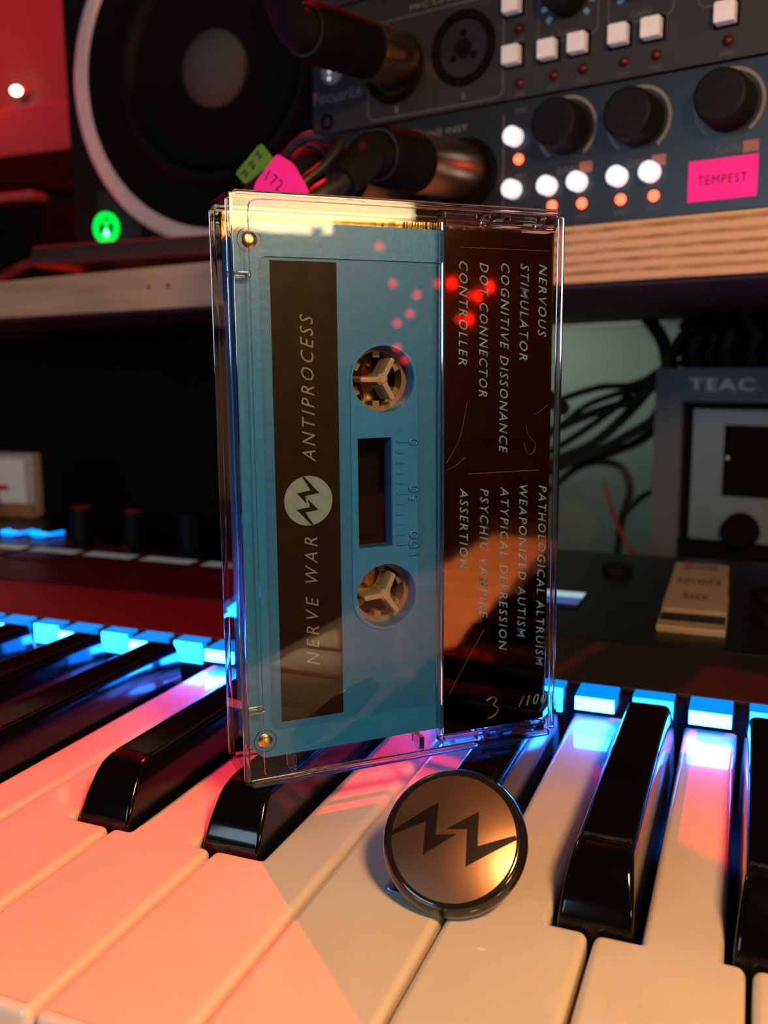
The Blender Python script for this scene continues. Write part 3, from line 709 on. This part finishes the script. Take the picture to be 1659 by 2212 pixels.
# microphone cables plugged into the interfaces
def plug(label, s, z, drop, wires, metal=20, br=6.4):
    t = thing('microphone_cable', label, 'cable', (98, 166, 0), SA, group=None)
    M = T(s, -1.6, z) @ Matrix.Rotation(math.radians(drop), 4, 'X') @ basis((0, 0, 0), (1, 0, 0), (0, 0, 1))
    bm = bmesh.new(); lathe(bm, [(9.4, 0), (9.4, metal-1), (9.2, metal)], 36, M); obj('metal_sleeve', bm, METALD, t, label='tinted metal plug sleeve')
    bm = bmesh.new(); lathe_closed(bm, [(9.2, metal-.4), (9.8, metal-.4), (9.8, metal+.7), (9.2, metal+.7)], 36, M); obj('collar', bm, SCRW if metal < 25 else METALD, t)
    bm = bmesh.new(); lathe(bm, [(9.2, metal+.8), (9.3, 46), (8.8, 51), (7.6, 53)], 36, M); obj('grip', bm, MATTE, t)
    bm = bmesh.new(); lathe_closed(bm, [(7.0, 52.6), (7.6, 52.6), (7.6, 53.4), (7.0, 53.4)], 30, M); obj('end_ring', bm, SLAB, t, label='grey ring at the end of the grip')
    e0 = M @ Vector((0, 0, 52.5)); pts = [e0, M @ Vector((0, 0, 58))]+[Vector(p) for p in wires]
    bm = bmesh.new(); tube(bm, pts[:4], lambda q: br-1.6*q, 16); obj('boot', bm, KNOBM, t)
    bm = bmesh.new(); tube(bm, pts[2:], 3.3, 12); obj('wire', bm, CABLE, t)
    return t
plug('black and metal microphone plug in the upper interface, its cable rising to upper left', -111.5, 197.5, 5, [(-109.5, -66, 195.5), (-106, -74, 199), (-108, -84, 212), (-128, -88, 236), (-170, -84, 262)])
plug('black and metal microphone plug in the right socket of the lower interface', -84.2, 156, 4, [(-82.5, -66, 147.5), (-83.5, -74, 141.5), (-88, -82, 135), (-92, -78, 125), (-92, -50, 108), (-90, 10, 100), (-84, 90, 70)], metal=33)
plug('metal microphone plug in the left socket of the lower interface, partly behind the case', -110.5, 154.9, 4, [(-111, -64, 146), (-116, -70, 139), (-118, -66, 126), (-112, -40, 106), (-108, 20, 96), (-100, 90, 60)], metal=33)
# loop of cable with two paper tags
lc = thing('tagged_cable', 'thin black cable with a green and a pink paper tag, above the cassette case', 'cable', (98, 166, 0), SA)
bm = bmesh.new(); tube(bm, [(-150, -50, 141), (-127, -62, 148), (-113.5, -66, 152), (-102.7, -67, 157.4), (-94.2, -66, 156.4), (-88.2, -68, 154.2), (-89.5, -74, 147), (-93.5, -80, 140.7), (-98, -82, 131), (-101, -66, 120), (-102, -30, 108), (-100, 20, 106)], 1.5, 10); obj('wire', bm, CABLE, lc)
bm = bmesh.new(); M = basis((0, -86, 0), (1, 0, 0), (0, 0, 1))
prism(bm, rpoly([(-112.9, 145.3), (-109.4, 142), (-97.6, 146.8), (-102.4, 152.2), (-103.6, 152.0)], [1, .5, .3, .8, .8]), 0, .3, M=M); g = obj('paper_tag', bm, GREEN, lc, smooth=False, label='green paper tag')
for q in ((-109.4, 144.6), (-106.6, 146.6), (-104, 149)):
    bm = bmesh.new(); tube(bm, [(q[0]-1.2, -86.45, q[1]), (q[0]+.3, -86.45, q[1]+1.2), (q[0]+.6, -86.45, q[1]-.9), (q[0]+1.6, -86.45, q[1]+.4)], .22, 5, 4); obj('scribble', bm, PENK, g)
bm = bmesh.new(); M = basis((0, -88, 0), (1, 0, 0), (0, 0, 1))
prism(bm, rpoly([(-106, 134.5), (-84, 134.5), (-84.8, 138), (-89.6, 145), (-95.2, 148.2), (-103.6, 141.4)], [.3, .3, 1.0, 1.5, 1.0, 1.6]), 0, .3, M=M); g = obj('paper_tag', bm, PINK, lc, smooth=False, label='pink paper tag')
text('lettering', '172', basis((-96.4, -88.3, 141), (1, 0, -.75), (.75, 0, 1)), 6.5, 3.4, PENK, g, spacing=1.2)

# ------------------------------------------------------------------ speaker on its slab
sb = thing('isolation_slab', 'slate coloured slab on small feet under the speaker', 'slab', (-170, 262, 134.3))
obj('slab', boxb(-84, 112, 0, 232, 9.8, 20.2, r=3.5), SLAB, sb)
for x in (-70, 90):
    for y in (40, 210): bm = bmesh.new(); lathe(bm, [(9, -.0), (9, 9.8)], 20, T(x, y, 0)); obj('foot', bm, MATTE, sb)
sp = thing('speaker', 'black studio speaker with a pale ring around its woofer and a green light', 'speaker', (-169, 324, 154.7))
obj('cabinet', boxb(-107, 107, 0, 165, 0, 330, r=5), SPKB, sp)
MC = basis((-2, 0, 96.5), (1, 0, 0), (0, 0, 1))
bm = bmesh.new(); lathe_closed(bm, [(84.5, -2), (94, -2), (94, 3), (92, 4.4), (86.5, 4.4), (84.5, 3)], 96, MC); obj('trim_ring', bm, RING, sp, label='pale grey trim ring')
bm = bmesh.new(); lathe_closed(bm, [(84.5, 3.0), (84.5, .1), (61, .1), (61, 1.6), (70, 1.4)], 96, MC); obj('woofer_flange', bm, SPKC, sp)
bm = bmesh.new()
prof = [(62.5, .2), (62, 3.4), (59, 6.0), (55.5, 6.0), (52.8, 3.2), (51.5, .6)]
lathe_closed(bm, prof, 96, MC); obj('surround', bm, KNOBM, sp)
bm = bmesh.new(); lathe(bm, [(51.6, .4), (51.4, 2.6), (38, 1.4), (24, .7), (20.4, .5)], 96, MC, cap1=True); obj('cone', bm, SPKC, sp)
bm = bmesh.new(); lathe(bm, [(20.3, .4), (20.0, 2.2), (17.5, 4.6), (13, 6.8), (8, 8.0), (3, 8.6), (.3, 8.7)], 64, MC); obj('dust_cap', bm, SPKD, sp)
M = basis((-80, -.0, 17.0), (1, 0, 0), (0, 0, 1))
obj('corner_trim', boxb(-86, -56, -1, 0, 3, 38, r=.4), SLAB, sp)
bm = bmesh.new(); lathe_closed(bm, [(6.0, .9), (8.9, .9), (8.9, 2.6), (6.0, 2.6)], 40, M); gb = obj('power_light', bm, LEDG, sp, label='green lit power ring')
bm = bmesh.new(); lathe(bm, [(5.6, .9), (5.6, 1.3)], 32, M); obj('light_well', bm, MATTE, gb)
bm = bmesh.new(); box(bm, -1.1, 1.1, -5.8, 3.4, 1.3, 1.9, M=M); box(bm, -4.6, 4.6, 2.6, 4.0, 1.3, 1.8, M=M); obj('light_spoke', bm, LEDG, gb)
bm = bmesh.new(); lathe(bm, [(2.2, 1.9), (1.4, 2.8), (.2, 3.1)], 20, M @ T(0, -3.2, 0)); obj('light_core', bm, LEDC, gb)
# wire lying on the shelf at left
bm = bmesh.new(); tube(bm, [(-345, 285, 136.4), (-318, 292, 139), (-292, 286, 144), (-276, 290, 150), (-266, 304, 152), (-268, 330, 140), (-280, 360, 136.4)], 2.0, 10)
tag(obj('signal_cable', bm, CABLE, at=(-345, 285, 136.4)), 'short black cable at the left end of the shelf, curling beside the slab', 'cable')

# ------------------------------------------------------------------ things under the shelf at right
td = thing('tape_deck', 'slate grey deck with a lettered frame and silver plate under the shelf, at right', 'tape deck', (98, 166, 0), SA)
tb = 170
obj('body', boxb(-66.5, 120, tb+4, tb+150, -62, 87.0, r=1), DARK, td)
bm = bmesh.new(); holed(bm, rrect(-68.2, -60, 122, 87.2, 1.2), [rrect(-54.2, -58, 110, 70.8)[::-1]], 0, 5, XZ(tb+4.5)); obj('frame', bm, DECKF, td, smooth=False)
obj('inner_border', boxb(-54, 110, tb+3.2, tb+3.9, -58, 70.8), MATTE, td)
obj('meter_plate', boxb(-49.5, 106, tb+2, tb+3.4, -54, 67.0, r=.5), DECKI, td)
wn = obj('window', boxb(-34, 60, tb+1.2, tb+2.2, 24.5, 59.6, r=.4), MATTE, td, label='black tape window')
bm = bmesh.new(); lathe(bm, [(.9, 0), (.5, .5)], 12, FP(-31.8, 43.6, tb+1.2)); obj('pin', bm, LOGOW, wn)
text('lettering', 'TEAC', FP(-36, 79.2, tb-.5), 31, 6.2, LOGOW, td, bold=.03, spacing=1.1, depth=.3)
for s in (-24, 20): bm = bmesh.new(); lathe(bm, [(9, 0), (8.4, 7), (7.4, 8)], 28, FP(s, 8, tb+2)); obj('knob', bm, MATTE, td)
obj('key_row', boxb(-54, 60, tb-1, tb+4, -30, 2), MATTE, td)
CB = [[(1, 406, 66), (29, 401, 76), (50, 396, 78), (67, 392, 88), (81, 389, 103)],
[(-1, 417, 48), (19, 413, 64), (38, 409, 72), (57, 405, 77), (74, 401, 96)],
[(4, 396, 51), (31, 390, 63), (54, 385, 71), (68, 382, 86), (77, 380, 105)],
[(-2, 422, 29), (24, 417, 42), (43, 413, 59), (59, 410, 78), (76, 406, 101)],
[(2, 406, 26), (33, 400, 41), (58, 394, 56), (68, 392, 63)],
[(-4, 433, 27), (26, 427, 34), (48, 422, 43), (67, 418, 52)],
[(-2, 428, 13), (15, 424, 27), (30, 421, 31), (42, 418, 28), (47, 417, 15), (43, 418, -2)],
[(48, 391, 5), (58, 389, 16), (70, 387, 22)],
[(52, 421, 117), (62, 419, 103), (66, 418, 86), (63, 419, 70)],
[(-5, 438, 35), (16, 434, 49), (36, 430, 64), (49, 427, 77), (67, 423, 88)]]
CBL = ['thin black cable arching highest over the cable tangle left of the tape deck', 'thin black cable arching just below the topmost one in the cable tangle',
'medium black cable rising steeply to the right across the cable tangle', 'thick black cable running diagonally through the middle of the cable tangle',
'black cable entering behind the left side of the tape deck at mid height', 'thick black cable running low and straight toward the left side of the tape deck',
'black cable looping over and dropping at the bottom of the cable tangle', 'short black cable at the lower left corner of the tape deck frame',
'thick black cable hanging from the shelf down into the cable tangle', 'thin black cable crossing at the very back of the cable tangle']
for n, c in enumerate(CB):
    c = [tuple(p) for p in c]
    if n < 6 or n == 9: c = [(c[0][0]-38, c[0][1]+10, c[0][2]-22)]+c+[(c[-1][0]+22, c[-1][1]+6, c[-1][2]-30 if n in (4, 5) else min(c[-1][2]+4, 112))]
    if n == 6: c = [(-30, 440, -10)]+c+[(40, 425, -30), (42, 430, -58)]
    bm = bmesh.new(); tube(bm, c, (2.0, 1.9, 2.6, 3.0, 2.6, 3.2, 2.2, 1.8, 4.0, 2.2)[n], 10)
    tag(obj('power_cable', bm, CABLE, at=c[0]), CBL[n], 'cable', 'tangled cables under the shelf')
for n, (x, y, r) in enumerate(((82, 395, 7), (90, 398, 6), (99, 392, 7.5), (112, 389, 7), (122, 386, 8), (134, 384, 8), (146, 382, 7))):
    bm = bmesh.new(); tube(bm, [(x-4, y, 113), (x+2, y-2, 104), (x-1, y, 94), (x+3, y+4, 80)], r, 12)
    tag(obj('cable_bundle', bm, CABLE, at=(x, y, 113)), '%s of the seven black cables hanging above the tape deck, counted from the left' % ('first', 'second', 'third', 'fourth', 'fifth', 'sixth', 'seventh')[n], 'cable', 'hanging cables above the tape deck')
bm = bmesh.new(); tube(bm, [(36, 385, 24), (41, 383, 11), (45, 382, 1), (52, 380, -12), (63, 378, -24), (70, 376, -60)], 1.1, 8)
tag(obj('thin_red_cable', bm, mat('red_cable', (.25, .01, .01), .5, noise=.1), at=(36, 385, 24)), 'thin dark red cable hanging left of the tape deck', 'cable')

# white plastic block at the left edge
wb = thing('plastic_block', 'frosted white plastic block with a red mark, on the keyboard at left edge', 'block', (-272.5, 262, 7.5), math.radians(2))
obj('block', boxb(-34, 18.5, -9, 0, 0, 36, r=2.5), FROSTG, wb)
obj('paper_insert', boxb(-32, 13.5, -9.6, -8.8, 8, 32.5, r=.3), FROST, wb)
obj('base', boxb(-34, 18.3, -9.9, -8.6, .2, 8), BROWN, wb, label='amber lower edge')
obj('red_mark', boxb(-8, 2, -9.9, -9.5, 15, 18), REDM, wb); obj('red_mark', boxb(-12, -4.5, -9.9, -9.5, 3.5, 15), REDM, wb)

# ------------------------------------------------------------------ things beside the camera that the glossy case mirrors
fl_ = thing('table_lamp', 'lit shaded lamp standing beside the desk at right', 'lamp', (1368, -690, -760))
bm = bmesh.new(); lathe(bm, [(120, 0), (120, 12), (20, 24), (9, 40), (9, 1085), (14, 1090)], 32); obj('stand', bm, DARK, fl_)
bm = bmesh.new(); lathe_closed(bm, [(172, 1104), (166, 1182), (164, 1182), (170, 1104)], 48); obj('lamp_shade', bm, SHADE, fl_)
rk = thing('meter_rack', 'small black rack with red lights beside the keyboard at right', 'rack', (470, -112, -62), math.radians(246))
obj('cabinet', boxb(-80, 80, 2, 60, 0, 245, r=2), RACKM, rk)
obj('front_panel', boxb(-76, 76, 0, 2, 100, 242), RACKM, rk)
for x, z in ((49.5, 228), (41.3, 204.6), (25.6, 197), (30.2, 185), (38.7, 179), (38.8, 163), (34, 155), (12, 204.4), (-9.3, 196.2), (-1.8, 181.3), (-21.4, 202)):
    bm = bmesh.new(); lathe(bm, [(3, 0), (2.6, 1.4), (.5, 2)], 16, FP(x, z)); obj('led', bm, LEDX, rk)
